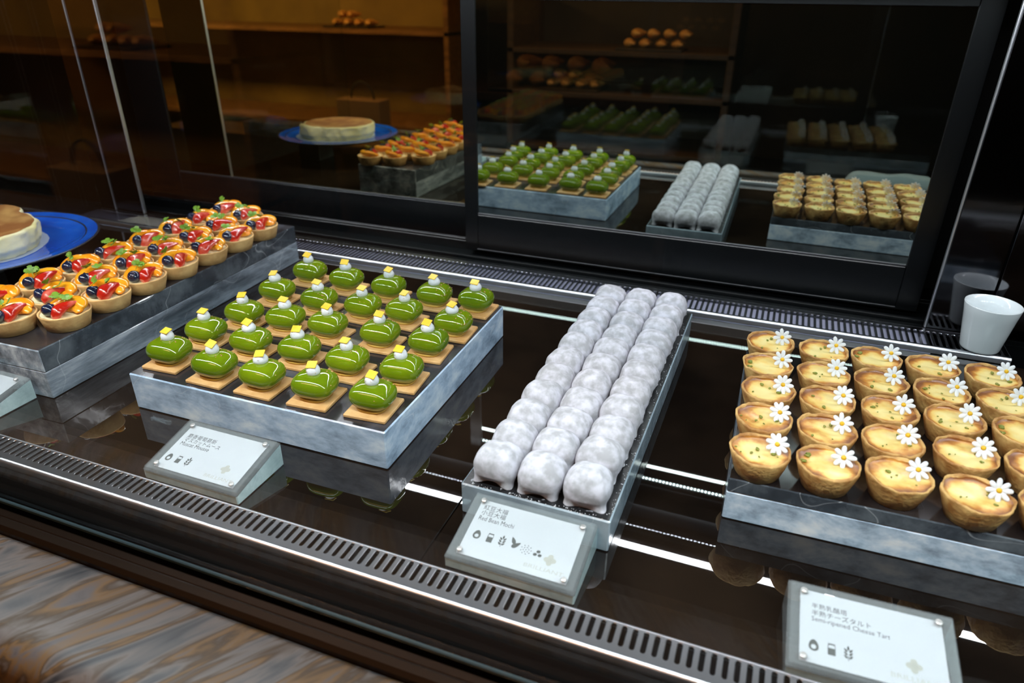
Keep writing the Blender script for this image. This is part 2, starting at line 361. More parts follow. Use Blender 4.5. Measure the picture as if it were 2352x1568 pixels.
# ------------------------------------------------------------------ stone counter in front
M_st = bpy.data.materials.new('veined_stone'); M_st.use_nodes = True
nt = M_st.node_tree; N = nt.nodes; L = nt.links; p_ = N['Principled BSDF']; p_.inputs['Roughness'].default_value = .5
tc = N.new('ShaderNodeTexCoord'); mp = N.new('ShaderNodeMapping'); m0 = N.new('ShaderNodeMapping'); m0.inputs['Rotation'].default_value = (0, 0, -math.radians(54)); L.new(tc.outputs['Object'], m0.inputs[0]); mp.inputs['Scale'].default_value = (2.2, 15, 9); L.new(m0.outputs[0], mp.inputs[0])
t = N.new('ShaderNodeTexNoise'); t.inputs['Scale'].default_value = 2.3; t.inputs['Detail'].default_value = 7; t.inputs['Distortion'].default_value = 1.3; L.new(mp.outputs[0], t.inputs['Vector'])
L.new(ramp(nt, t.outputs[0], [(.28, (.03, .035, .045)), (.38, (.10, .105, .115)), (.47, (.18, .165, .16)), (.54, (.08, .055, .035)), (.60, (.19, .115, .05)), (.67, (.13, .12, .125)), (.8, (.05, .045, .045))]), p_.inputs['Base Color'])
b = MB()
prof = [(.3535, -.012), (.3535, -.006), (.350, -.003), (.268, -.003)]
for k in range(1, 9): a = PI/2*k/8; prof.append((.268-.03*math.sin(a), -.033+.03*math.cos(a)))
prof += [(.238, -.3), (.34, -.3)]
vs = [(x, y, z) for y, z in prof for x in (-2.3, 1.6)]
fs = [(2*k, 2*k+1, 2*k+3, 2*k+2) for k in range(len(prof)-1)]+[(2*(len(prof)-1), 2*len(prof)-1, 1, 0)]
fs += [tuple(range(0, 2*len(prof), 2)), tuple(reversed(range(1, 2*len(prof), 2)))]
b.add(vs, fs, 0, False)
for k in range(3, 13): b.sm[k] = True
o = obj('stone_counter', b, M_st); tag(o, 'brown and grey veined stone ledge in front of the display case', 'counter')
b = MB().box(-2.3, .26, FZ, 1.6, .34, -.3); obj('counter_front', b, M_black, o)


# ------------------------------------------------------------------ acrylic risers
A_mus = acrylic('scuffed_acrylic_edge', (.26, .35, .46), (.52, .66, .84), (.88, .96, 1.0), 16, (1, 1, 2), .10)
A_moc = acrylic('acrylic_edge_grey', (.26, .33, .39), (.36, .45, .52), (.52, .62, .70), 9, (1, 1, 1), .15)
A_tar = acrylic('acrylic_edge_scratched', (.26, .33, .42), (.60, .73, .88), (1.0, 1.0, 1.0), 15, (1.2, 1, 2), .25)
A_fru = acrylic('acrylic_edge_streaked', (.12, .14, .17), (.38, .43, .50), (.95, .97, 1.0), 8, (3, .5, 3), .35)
T_mus = mat('riser_top_smoked', (.026, .023, .026), .14, ior=1.5, n2=(.12, .12, .14), nscale=16, ndet=8, nramp=(.52, .8), stretch=(1, .5, 1))
T_moc = mat('riser_top_black', (.008, .008, .009), .3, n2=(.35, .35, .38), nscale=160, ndet=2, nramp=(.66, .74), bump=.3, bscale=300)
T_tar = mat('riser_top_dark', (.012, .009, .009), .12, n2=(.04, .03, .028), nscale=10, nramp=(.5, .8))
RIS = {'mus': (-.8126, .6052, .412, .4077, .6505, .0568), 'moc': (-.28, .5727, .1751, .5727, -.4808, .0424),
       'tar': (.0048, .6755, .45, .3337, .9927, .0568), 'fru': (-1.1387, .5708, .1927, .62, 1.8703, .0795)}
def riser(k, label, ms, dims=None):
    x, y, w_, d, a, h = RIS[k]
    b = MB(); b.bbox(0, 0, 0, w_, d, h, .0016, 0, 1)
    o = obj('acrylic_riser', b, ms, None, loc=(x, y, .0004), rot=(0, 0, math.radians(a))); tag(o, label, 'display riser')
    return o
riser('mus', 'wide clear acrylic riser under the green mousse cakes', [A_mus, T_mus])
riser('moc', 'long low acrylic riser with black top under the mochi', [A_moc, T_moc])
o = riser('tar', 'scratched clear acrylic riser under the cheese tarts', [A_tar, T_tar])
A_refr = acrylic('acrylic_dark_refraction', (.03, .035, .04), (.06, .07, .085), (.16, .18, .2), 12, (1, 1, 1), .2)  # dark colour painted in place of the refraction band below the riser top
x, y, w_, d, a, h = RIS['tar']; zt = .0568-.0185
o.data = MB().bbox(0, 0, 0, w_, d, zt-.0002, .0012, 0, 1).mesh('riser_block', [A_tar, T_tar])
obj('refraction_band', MB().bbox(0, 0, zt, w_, d, h, .0012, 0, 1), [A_refr, T_tar], o)  # upper slab carries the painted dark refraction band
riser('fru', 'tall clear acrylic riser under the fruit tarts', [A_fru, T_mus])
RIS['chk'] = (-1.585, .82, .085, .085, 0, .0718)
riser('chk', 'clear acrylic riser block under the blue plate', [A_moc, T_tar])
def on(k, u, v, dz=0):
    x, y, w_, d, a, h = RIS[k]; a = math.radians(a)
    return (x+u*math.cos(a)-v*math.sin(a), y+u*math.sin(a)+v*math.cos(a), h+.0004+dz)
def kids(root, lst, jit=None):
    for n, me in lst: put(n, me, root)
rnd = random.Random(5)
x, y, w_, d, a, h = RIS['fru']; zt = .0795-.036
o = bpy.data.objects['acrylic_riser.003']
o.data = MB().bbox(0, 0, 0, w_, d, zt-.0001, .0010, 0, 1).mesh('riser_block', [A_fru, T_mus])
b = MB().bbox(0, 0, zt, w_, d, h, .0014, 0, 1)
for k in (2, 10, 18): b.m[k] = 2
obj('refraction_band', b, [A_fru, T_mus, A_refr], o)  # refraction put into the colour: dark band on one side face only
# ------------------------------------------------------------------ muscat mousse cakes
M_gl = mat('green_glaze', (.185, .262, .005), .045, ior=1.5, coat=.6, coat_r=.02, n2=(.120, .195, .004), nscale=14, rnd=True, sss=.12)
M_ck = mat('biscuit', (.72, .43, .18), .7, n2=(.60, .31, .10), nscale=45, bump=.35, bscale=500, rnd=True)
M_cream = mat('white_cream', (.82, .82, .84), .35, n2=(.70, .72, .75), nscale=60, rnd=True)
M_fleck = mat('pink_flecks', (.60, .22, .14), .6, n2=(.70, .38, .16), nscale=200)
M_yel = mat('yellow_chocolate', (.92, .56, .03), .35, n2=(.88, .62, .08), nscale=60, rnd=True)
M_spon = mat('sponge_base', (.50, .30, .05), .7)
def sp(x, e): return math.copysign(abs(x)**e, x)
def mousse_mesh(seed):
    r = random.Random(seed); b = MB(); ax, ay, az = .0290, .0252, .0186
    def fn(u, v):
        t = 2*PI*u; p = PI*v; e1 = .74; e2 = .62
        cz = -math.cos(p); sz = max(0, math.sin(p))
        s_ = sz**e1
        x = ax*s_*sp(math.cos(t), e2); y = ay*s_*sp(math.sin(t), e2); z = az*sp(cz, .86)
        if z < 0: x *= 1-.20*(-z/az)**1.6; y *= 1-.20*(-z/az)**1.6
        z = max(z, -az*.86)
        nn = mnoise.noise(Vector((x*30+seed, y*30, z*30)))
        return (x*(1+.02*nn), y*(1+.02*nn), z+az*.86+.0058)
    b.grid(fn, 48, 24, 0, True, wrapu=True); return b.mesh('mousse', M_gl)
def flecks_mesh(seed):
    r = random.Random(seed+50); b = MB(); ax, ay, az = .0290, .0252, .0186
    ang0 = r.uniform(-.4, 1.4)
    for k in range(r.choice((9, 14, 22))):
        t = r.gauss(ang0, .8); p = PI*(.5+.5*r.uniform(.25, .85)) if r.random() < .8 else PI*.6
        p = PI-(PI-p)*1.0; s_ = abs(math.sin(p))**.74
        x = ax*s_*sp(math.cos(t), .62); y = ay*s_*sp(math.sin(t), .62); z = az*sp(-math.cos(p), .86)+az*.86+.0060
        s = r.uniform(.0006, .0016); a = r.uniform(0, 6.28)
        pts = [(s*r.uniform(.6, 1.4)*math.cos(a+q*2.1), s*r.uniform(.6, 1.4)*math.sin(a+q*2.1)) for q in range(3)]
        vs = [(x+px, y+py, z) for px, py in pts]+[(x, y, z+s*.9)]
        b.add(vs, [(0, 1, 3), (1, 2, 3), (2, 0, 3), (2, 1, 0)])
    return b.mesh('sugar_flecks', M_fleck)
def cream_mesh(seed):
    r = random.Random(seed); b = MB(); q = r.uniform(.92, 1.06)
    b.lathe([(0, .0350), (.0052, .0362), (.0080*q, .0395), (.0089*q, .0425), (.0087*q, .0452), (.0070, .0488), (.0045, .0512), (.002, .0524), (0, .0527)], 24)
    b2 = b.mesh('cream_dot', M_cream); return b2
def cfleck_mesh(seed):
    r = random.Random(seed+9); b = MB()
    for k in range(r.choice((1, 3, 5))):
        t = -PI/2+r.gauss(-.2, .5); z = r.uniform(.039, .047); s = r.uniform(.0003, .0007); x, y = .0087*math.cos(t), .0087*math.sin(t)
        b.ell((x, y, z), (s, s*.8, s*1.2), 6, 4)
    return b.mesh('cream_flecks', M_fleck)
b = MB(); b.bbox(-.0295, -.0295, 0, .0295, .0295, .0052, .0012, smooth=False)
me_ck = b.mesh('biscuit_base', M_ck)
b = MB(); b.lathe([(.0185, .005), (.0215, .0058), (.021, .0085), (0, .0085)], 28, rf=lambda t, k: (.0025*math.cos(4*t)*-.4, 0)); me_sp = b.mesh('sponge_layer', M_spon)
b = MB(); b.bbox(-.0068, -.0060, 0, .0068, .0060, .0016, .0004); me_hat = b.mesh('yellow_chocolate_square', M_yel)
MU = [mousse_mesh(s) for s in range(4)]; FL = [flecks_mesh(s) for s in range(8)]; CR = [cream_mesh(s) for s in range(4)]; CF = [cfleck_mesh(s) for s in range(5)]
mus_uv = [[(.036, .046), (.038, .118), (.049, .191), (.040, .287), (.040, .383)], [(.125, .037), (.125, .113), (.123, .199), (.130, .280), (.123, .375)],
          [(.205, .037), (.207, .118), (.199, .202), (.212, .284), (.211, .371)], [(.288, .039), (.290, .114), (.290, .205), (.285, .290), (.301, .369)],
          [(.373, .043), (.374, .118), (.371, .206), (.378, .279), (.376, .374)]]
for i in range(5):
    for j in range(5):
        u, v = mus_uv[i][j]; rr = rnd.random
        t = thing('mousse_cake', 'green mousse cake, %s column from the fruit tarts, %s row from the muscat card' % (ORD[i], ORD[j]), 'cake', on('mus', u, v), math.radians(.65+rnd.uniform(-5, 5)), 'green mousse cakes on the wide riser')
        k = i*5+j
        put('biscuit_base', me_ck, t, rot=(0, 0, rnd.uniform(-.05, .05)), loc=(rnd.uniform(-.001, .001), rnd.uniform(-.001, .001), 0)); put('sponge_layer', me_sp, t)
        mz = put('mousse', MU[k % 4], t); put('sugar_flecks', FL[rnd.randrange(8)], mz)['kind'] = 'stuff'
        dx, dy = rnd.uniform(-.0015, .0015), rnd.uniform(-.0015, .0015)
        cr = put('cream_dot', CR[rnd.randrange(4)], t, loc=(dx, dy, -.0005), sc=(1.1, 1.1, 1.01)); put('cream_flecks', CF[rnd.randrange(5)], cr)['kind'] = 'stuff'
        put('chocolate_square', me_hat, t, loc=(dx+rnd.uniform(-.0015, .0015), dy-.001, .0522), rot=(rnd.uniform(.25, .5), rnd.uniform(-.15, .15), rnd.uniform(-.3, .35)))
# ------------------------------------------------------------------ mochi
M_mo = mat('floured_mochi', (.40, .39, .41), .85, n2=(.66, .64, .71), nscale=85, ndet=10, nramp=(.38, .66), rnd=True, bump=.25, bscale=130, bdist=.002, sss=0)
def mochi_mesh(seed, w_=.0272, d_=.0262, h_=.041, flare=1.0):
    r = random.Random(seed); ph = [r.uniform(.6, 1.15) for _ in range(4)]; lz = [r.uniform(.0, .005) for _ in range(4)]; tw = r.uniform(-.12, .12); sx = r.uniform(.98, 1.03)
    b = MB(); off = r.uniform(0, 50)
    def fn(u, v):
        t = 2*PI*u+tw*0; c, s = math.cos(t), math.sin(t)
        if v < .62:   # dome
            p = v/.62*PI/2*1.12; R = abs(math.sin(min(p, PI/2)))**.80; z = h_*(.40+.60*max(math.cos(p), -.2)) if p < PI/2 else h_*(.40+.60*math.cos(p)); e = .62
            corner = 0
        else:         # skirt drawn out at the corners
            q = (v-.62)/.38; z = h_*.29*(1-q)**1.1; e = .62+.10*q; corner = q; R = 1.0
        cc = abs(math.sin(2*t))**2.2
        qi = int((t % (2*PI))/(PI/2)) % 4
        fl = ph[qi]*flare
        R2 = R*(1-.17*corner*(1-cc)+.15*corner*corner*cc*fl-.03*corner)
        x = w_*sx*R2*sp(c, e); y = d_*R2*sp(s, e)
        z += corner*(1-cc)*h_*.16*(.6+.4*math.sin(3*t+off))*(1 if corner < .99 else .75)
        n = mnoise.noise(Vector((x*38+off, y*38, z*38)))*.0014+mnoise.noise(Vector((x*110+off, y*110, z*110)))*.0005
        n *= min(1, v*7); return (x+n*c, y+n*s, max(0, z+n*.8*(1-corner)))
    b.grid(fn, 48, 26, 0, True, wrapu=True)
    o = len(b.v)-48; b.f.append(tuple(reversed(range(o, o+48)))) if 0 else None
    me = b.mesh('mochi', M_mo); me.flip_normals(); return me
MO = [mochi_mesh(s) for s in range(8)]
moc_u = [.034, .0875, .141]
moc_v = [[.013, .061, .108, .165, .219, .270, .327, .380, .431, .482, .541], [.014, .071, .119, .172, .225, .281, .339, .395, .446, .503, .556], [.018, .078, .125, .178, .232, .283, .337, .392, .447, .505, .557]]
for i in range(3):
    for j in range(11):
        v = .029+.0514*j+(.2*(moc_v[i][j]-(.014+.0540*j)))
        u = moc_u[i]+rnd.uniform(-.0008, .0008)
        s = rnd.uniform(.96, 1.01)
        o = put('mochi', MO[rnd.randrange(8)], None, on('moc', u, v+.002), (rnd.uniform(-.02, .02), rnd.uniform(-.02, .02), math.radians(-.5)+rnd.choice((0, PI))+rnd.uniform(-.06, .06)), (.985, .985, s))
        col = ('column beside the green mousse', 'middle column', 'column beside the cheese tarts')[i]
        tag(o, 'white flour-dusted mochi, %s, %s from the mochi card' % (col, ORD[j]), 'mochi', 'white mochi in three columns')
# loose flour
b = MB()
for k in range(150):
    u = rnd.choice((rnd.uniform(.168, .1735), rnd.uniform(.01, .17))); v = rnd.uniform(.01, .56) if u > .167 else rnd.uniform(.001, .006); s = rnd.uniform(.0003, .0008)
    x, y, z = on('moc', u, v); b.ell((x, y, z+s*.5), (s, s, s*.6), 5, 4)
o = obj('flour_crumbs', b, M_cream); tag(o, 'white flour crumbs scattered on the black riser top around the mochi', 'flour', kind='stuff')
# ------------------------------------------------------------------ cheese tarts
def tart_fill(name, c_core, c_mid, c_edge, R):
    m = bpy.data.materials.new(name); m.use_nodes = True; nt = m.node_tree; N = nt.nodes; L = nt.links; p_ = N['Principled BSDF']
    p_.inputs['Roughness'].default_value = .33; p_.inputs['Coat Weight'].default_value = .15; p_.inputs['Coat Roughness'].default_value = .12
    tc = N.new('ShaderNodeTexCoord'); oi = N.new('ShaderNodeObjectInfo'); cb = N.new('ShaderNodeCombineXYZ')
    for i in range(3): L.new(oi.outputs['Random'], cb.inputs[i])
    va = N.new('ShaderNodeVectorMath'); va.operation = 'MULTIPLY_ADD'; va.inputs[1].default_value = (31, 57, 13); L.new(cb.outputs[0], va.inputs[0]); L.new(tc.outputs['Object'], va.inputs[2])
    t = N.new('ShaderNodeTexNoise'); t.inputs['Scale'].default_value = 34; t.inputs['Detail'].default_value = 4; L.new(va.outputs[0], t.inputs['Vector'])
    ln = N.new('ShaderNodeVectorMath'); ln.operation = 'LENGTH'; mu = N.new('ShaderNodeVectorMath'); mu.operation = 'MULTIPLY'; mu.inputs[1].default_value = (1, 1, 0)
    L.new(tc.outputs['Object'], mu.inputs[0]); L.new(mu.outputs[0], ln.inputs[0])
    ma = N.new('ShaderNodeMath'); ma.operation = 'DIVIDE'; ma.inputs[1].default_value = R; L.new(ln.outputs['Value'], ma.inputs[0])
    pw = N.new('ShaderNodeMath'); pw.operation = 'POWER'; pw.inputs[1].default_value = 3; L.new(ma.outputs[0], pw.inputs[0])
    m2 = N.new('ShaderNodeMath'); m2.operation = 'MULTIPLY'; m2.inputs[1].default_value = .40; L.new(pw.outputs[0], m2.inputs[0])
    m3 = N.new('ShaderNodeMath'); m3.operation = 'MULTIPLY_ADD'; m3.inputs[1].default_value = 1.0; L.new(t.outputs[0], m3.inputs[0]); L.new(m2.outputs[0], m3.inputs[2])
    L.new(ramp(nt, m3.outputs[0], [(.48, c_core), (.63, c_mid), (.74, c_edge), (.90, (.22, .07, .015))]), p_.inputs['Base Color'])
    bp = N.new('ShaderNodeBump'); bp.inputs['Strength'].default_value = .25; bp.inputs['Distance'].default_value = .003; L.new(t.outputs[0], bp.inputs['Height']); L.new(bp.outputs[0], p_.inputs['Normal'])
    return m
M_cf = tart_fill('baked_cheese_custard', (.82, .66, .27), (.80, .54, .15), (.56, .23, .04), .030)
def crust_mat(name, a, c, d, bu=.35):
    m = mat(name, a, .6, n2=c, nscale=55, ndet=8, nramp=(.38, .62), rnd=True, bump=bu, bscale=230, bdist=.0025)
    return m
M_tc = crust_mat('baked_tart_crust', (.38, .165, .04), (.68, .41, .14), 0, .55)
M_fc = crust_mat('pale_tart_crust', (.62, .35, .13), (.80, .50, .20), 0, .22)
M_pis = mat('pistachio', (.16, .20, .02), .6, n2=(.28, .27, .05), nscale=150, rnd=True)
M_pet = mat('white_sugar_petal', (.86, .86, .88), .4)
M_pc = mat('yellow_sugar_centre', (.85, .50, .02), .45)
def crust_mesh(seed, rb, rtop, h, th, mt, wav, name, depth):
    r = random.Random(seed); o = r.uniform(0, 99); b = MB()
    prof = [(0, 0), (rb*.9, 0), (rb, .001), (rb*.45+rtop*.55, h*.5), (rtop, h*.93), (rtop, h), (rtop-th*.4, h+.0004), (rtop-th, h-.0002), (rtop-th*1.3, h*.85), (rtop-th*1.7, h-depth), (0, h-depth)]
    def rf(t, k):
        if k < 2 or k > 8: return (0, 0)
        n = mnoise.noise(Vector((math.cos(t)*2+o, math.sin(t)*2, k*.15)))*wav+mnoise.noise(Vector((math.cos(t)*7+o, math.sin(t)*7, k*.4)))*wav*.45
        nz = mnoise.noise(Vector((math.cos(t)*2.5+o+9, math.sin(t)*2.5, 0)))*wav*.9+mnoise.noise(Vector((math.cos(t)*8+o+9, math.sin(t)*8, 0)))*wav*.4
        return (n*(.5 if k < 4 else 1), nz if 4 <= k <= 7 else 0)
    b.lathe(prof, 56, rf=rf); return b.mesh(name, mt)
def fill_mesh(seed, R, z, name, mt, amp=.0012):
    o = seed*7.7; b = MB()
    def fn(u, v):
        t = 2*PI*u; rr = R*v; x, y = rr*math.cos(t), rr*math.sin(t)
        n = mnoise.noise(Vector((x*55+o, y*55, 1)))*amp*(1-v**4)
        return (x, y, z+n-.0012*(1-v*v)+(.0012 if v > .93 else 0))
    b.grid(fn, 40, 12, 0, True, wrapu=True); me = b.mesh(name, mt); return me
TC = [crust_mesh(s, .0245, .0334, .0305, .0024, M_tc, .0022, 'tart_crust', .007) for s in range(6)]
TF = [fill_mesh(s, .0318, .0275, 'custard_filling', M_cf, .0016) for s in range(6)]
def petals(n, seed):
    r = random.Random(seed); b = MB()
    for k in range(n):
        a = 2*PI*k/n+r.uniform(-.06, .06); L_ = .0058*r.uniform(.93, 1.06)
        M = Matrix.Rotation(a, 4, 'Z') @ Matrix.Translation((.0066, 0, .0008)) @ Matrix.Rotation(-.12, 4, 'Y')
        def fn(u, v):
            t = 2*PI*u; p = PI*v; q = -math.cos(p)
            wv = .0027*math.sin(p)**.85*(1+.15*q)
            return (L_*q, wv*math.cos(t), .0011*math.sin(p)*math.sin(t))
        b.grid(fn, 10, 9, 0, True, M, wrapu=True)
    return b.mesh('petals', M_pet)
PT = [petals(9, 1), petals(8, 2), petals(9, 3)]
b = MB(); b.ell((0, 0, .0014), (.0026, .0026, .0019), 16, 8); me_pc = b.mesh('flower_centre', M_pc)
def pist_mesh(seed):
    r = random.Random(seed+400); b = MB()
    for k in range(r.choice((4, 5, 7))):
        a = r.uniform(0, 6.28); q = .024*math.sqrt(r.random()); s = r.choice((.0008, .0011, .0016, .0022))
        x, y = q*math.cos(a)-.004, q*math.sin(a)*.8-.001
        M = Matrix.Translation((x, y, .0280)) @ Matrix.Rotation(a, 4, 'Z')
        b.ell((0, 0, 0), (s*1.3, s, s*.7), 7, 5, 0, M); b.ell((s, s*.5, 0), (s*.7, s*.6, s*.6), 6, 4, 0, M)
    return b.mesh('pistachio_crumbs', M_pis)
PI_ = [pist_mesh(s) for s in range(9)]
tar_uv = [[(.0285, .024), (.0295, .095), (.032, .167), (.029, .237), (.030, .310)], [(.0995, .025), (.100, .095), (.103, .1665), (.101, .237), (.103, .309)],
          [(.170, .030), (.171, .098), (.175, .170), (.171, .242), (.172, .311)], [(.242, .022), (.245, .100), (.246, .1735), (.243, .242), (.243, .312)],
          [(.313, .026), (.317, .098), (.319, .170), (.315, .241), (.314, .311)]]
for i in range(5):
    for j in range(5):
        u, v = tar_uv[i][j]
        t = thing('cheese_tart', 'cheese tart with sugar daisy, %s column from the mochi, %s row from its card' % (ORD[i], ORD[j]), 'tart', on('tar', u, v), math.radians(1), 'cheese tarts in five columns')
        ra = rnd.uniform(0, 6.28)
        put('tart_crust', TC[rnd.randrange(6)], t, rot=(0, 0, ra)); put('custard_filling', TF[rnd.randrange(6)], t, rot=(0, 0, rnd.uniform(0, 6.28)))
        put('pistachio_crumbs', PI_[rnd.randrange(9)], t, rot=(0, 0, rnd.uniform(-.4, .4)))['kind'] = 'stuff'
        fl = put('sugar_daisy', PT[rnd.randrange(3)], t, loc=(.0155+rnd.uniform(-.002, .002), .006+rnd.uniform(-.002, .002), .0365), rot=(math.radians(60+rnd.uniform(-6, 6)), math.radians(rnd.uniform(-8, 4)), math.radians(8+rnd.uniform(-8, 8))), sc=(1.05,)*3)
        put('flower_centre', me_pc, fl)
# ------------------------------------------------------------------ fruit tarts
M_str = mat('strawberry_skin', (.48, .014, .006), .14, coat=.8, coat_r=.03, n2=(.80, .22, .15), nscale=55, nramp=(.5, .8), rnd=True, bump=.35, bscale=420, bdist=.0012)
M_sfl = mat('strawberry_flesh', (.62, .07, .04), .2, coat=.6, n2=(.82, .36, .26), nscale=120, rnd=True)
M_blu = mat('blueberry_skin', (.006, .010, .030), .16, coat=.7, coat_r=.04, n2=(.012, .018, .05), nscale=80, rnd=True)
M_ora = mat('mandarin_segment', (.90, .27, .006), .16, coat=.7, coat_r=.04, n2=(.93, .42, .02), nscale=60, rnd=True, bump=.3, bscale=160, bdist=.003, sss=.1)
M_lf = mat('chervil_leaf', (.12, .26, .015), .4, n2=(.20, .36, .03), nscale=90, rnd=True)
M_cust = mat('pale_custard', (.95, .84, .50), .3, coat=.4)
FC = [crust_mesh(s+20, .0300, .0364, .0255, .0028, M_fc, .0008, 'tart_shell', .0075) for s in range(5)]
FF = [fill_mesh(s+9, .0330, .0225, 'custard_filling', M_cust, .0014) for s in range(3)]
def straw_mesh(seed):
    r = random.Random(seed); b = MB(); Ls = r.uniform(.031, .036); wid = r.uniform(.95, 1.1); nr = 14; na = 9
    half = r.choice((.95, 1.1, .8))
    vs = []
    for k in range(nr):
        q = k/(nr-1); R = .0115*wid*(min(1, (q*3.2+.22))**.55)*(1-q**1.7)**.85+.0002
        y0 = .004*math.sin(PI*q)
        for i in range(na):
            a = -half+2*half*i/(na-1); vs.append((Ls*(q-.45), R*math.sin(a)*1.0+y0, R*math.cos(a)*.95))
        vs.append((Ls*(q-.45), y0, .0004))
    n = na+1; fs = []; mi = []
    for k in range(nr-1):
        for i in range(n):
            j = (i+1) % n; b_f = (k*n+i, (k+1)*n+i, (k+1)*n+j, k*n+j); fs.append((b_f, 0 if i < na-1 else 1))
    o = len(b.v); b.v += vs
    for f, mm in fs: b.f.append(f); b.m.append(mm); b.sm.append(mm == 0)
    b.f.append(tuple(range(n))); b.m.append(1); b.sm.append(False)
    b.f.append(tuple((nr-1)*n+i for i in reversed(range(n)))); b.m.append(0); b.sm.append(False)
    return b.mesh('strawberry_slice', [M_str, M_sfl])
SW = [straw_mesh(s) for s in range(5)]
b = MB(); b.ell((0, 0, 0), (.0083, .0083, .0072), 24, 14)
b.lathe([(.0042, .0066), (.0036, .0078), (.0028, .0070), (.0015, .0062), (0, .0060)], 15, rf=lambda t, k: (0, .0006*math.cos(5*t)*(k == 1)))
me_bb = b.mesh('blueberry', M_blu)
def seg_mesh(seed):
    r = random.Random(seed); b = MB(); arc = r.uniform(2.3, 2.7)
    def fn(u, v):
        a = -arc/2+arc*v; t = 2*PI*u; tp = max(0, math.cos(a/arc*PI))**.5
        rm = .0120; rr = .0078*tp; zz = .0062*tp
        q = rm+rr*math.cos(t)*(1 if math.cos(t) > 0 else .75)
        return (q*math.cos(a)-.008, q*math.sin(a)*1.12, zz*math.sin(t)+mnoise.noise(Vector((a*6+seed, t, 0)))*.0004)
    b.grid(fn, 18, 22, 0, True, wrapu=True); me = b.mesh('mandarin_segment', M_ora); return me
SG = [seg_mesh(s) for s in range(3)]
def leaf_mesh(seed):
    r = random.Random(seed); b = MB()
    def lobe(cx, cy, a, L_, W_, z):
        pts = [(0, 0), (.3, .38), (.42, .22), (.6, .5), (.7, .26), (.88, .3), (1, 0), (.88, -.3), (.7, -.26), (.6, -.5), (.42, -.22), (.3, -.38)]
        M = Matrix.Translation((cx, cy, z)) @ Matrix.Rotation(a, 4, 'Z') @ Matrix.Rotation(-r.uniform(.1, .7), 4, 'Y')
        vs = [(x*L_, y*W_, .0009*math.sin(x*3)) for x, y in pts]; n = len(vs)
        vs2 = vs+[(x, y, z_-.0003) for x, y, z_ in vs]
        b.add(vs2, [tuple(range(n)), tuple(reversed(range(n, 2*n)))]+[(i, i+n, (i+1) % n+n, (i+1) % n) for i in range(n)], 0, False, M)
    for k in range(3): lobe(0, 0, -1.1+1.1*k+r.uniform(-.2, .2), r.uniform(.0085, .012), r.uniform(.009, .012), 0)
    b.box(-.007, -.0003, -.0006, .001, .0003, 0)
    return b.mesh('chervil_leaf', M_lf)
LV = [leaf_mesh(s) for s in range(5)]
def ftart(u, v, label, k):
    u += rnd.uniform(-.0006, .0006)
    t = thing('fruit_tart', label, 'tart', on('fru', u, v), rnd.uniform(-.15, .15), 'fruit tarts in three columns')
    put('tart_shell', FC[rnd.randrange(5)], t, rot=(0, 0, rnd.uniform(0, 6.28))); put('custard_filling', FF[rnd.randrange(3)], t)
    q = .85+rnd.uniform(-.5, .5)
    R = Matrix.Rotation(q, 3, 'Z')
    def P(x, y, z): w_ = R @ Vector((x, y-.003, 0)); return (w_.x, w_.y, z)
    put('mandarin_segment', SG[rnd.randrange(3)], t, sc=(1.65, 1.7, 1.4), loc=P(.0105, .0085, .0300), rot=(-.15, -.35, 1.15+q))
    put('mandarin_segment', SG[rnd.randrange(3)], t, sc=(1.6, 1.6, 1.4), loc=P(-.005, .0125, .0285), rot=(-.3, -.35, 1.95+q))
    put('mandarin_segment', SG[rnd.randrange(3)], t, sc=(1.35, 1.5, 1.1), loc=P(.009, .001, .0262), rot=(-.1, -.2, .9+q+rnd.uniform(-.3, .3)))
    put('strawberry_slice', SW[rnd.randrange(5)], t, sc=(1.36, 1.2, 1.4), loc=P(.0055, -.0075, .0275), rot=(rnd.uniform(.2, .95), -rnd.uniform(.2, .5), .5+q+rnd.uniform(-.35, .35)))
    put('blueberry', me_bb, t, sc=(1.27,)*3, loc=P(-.0165+rnd.uniform(-.002, .002), -.006+rnd.uniform(-.004, .004), .0315), rot=(rnd.uniform(-1.2, 1.2), rnd.uniform(-1.2, 1.2), 0))
    put('chervil_leaf', LV[rnd.randrange(5)], t, sc=(1.15,)*3, loc=P(-.008+rnd.uniform(-.006, .004), .004+rnd.uniform(-.003, .006), .0430+rnd.uniform(0, .002)), rot=(rnd.uniform(-.4, .5), rnd.uniform(-.8, -.1), rnd.uniform(.3, 2.8)))
    if rnd.random() < .7: put('chervil_leaf', LV[rnd.randrange(5)], t, sc=(1.0,)*3, loc=P(.004+rnd.uniform(-.004, .006), .002+rnd.uniform(-.004, .006), .0420), rot=(rnd.uniform(-.4, .4), rnd.uniform(-.6, 0), rnd.uniform(0, 6.28)))
for k in range(7): ftart(.1615+.0018*k, .080+.0755*k, 'fruit tart with strawberry and blueberry, column beside the green mousse, %s from the glass front' % ORD[k], k)
for k in range(8): ftart(.0975+.0006*k, .040+.0770*k, 'fruit tart with strawberry and blueberry, middle column, %s from the glass front' % ORD[k], k)
for k in range(8): ftart(.0258+.0009*k, .075+.0752*k, 'fruit tart with strawberry and blueberry, column beside the blue plate, %s from the glass front' % ORD[k], k)
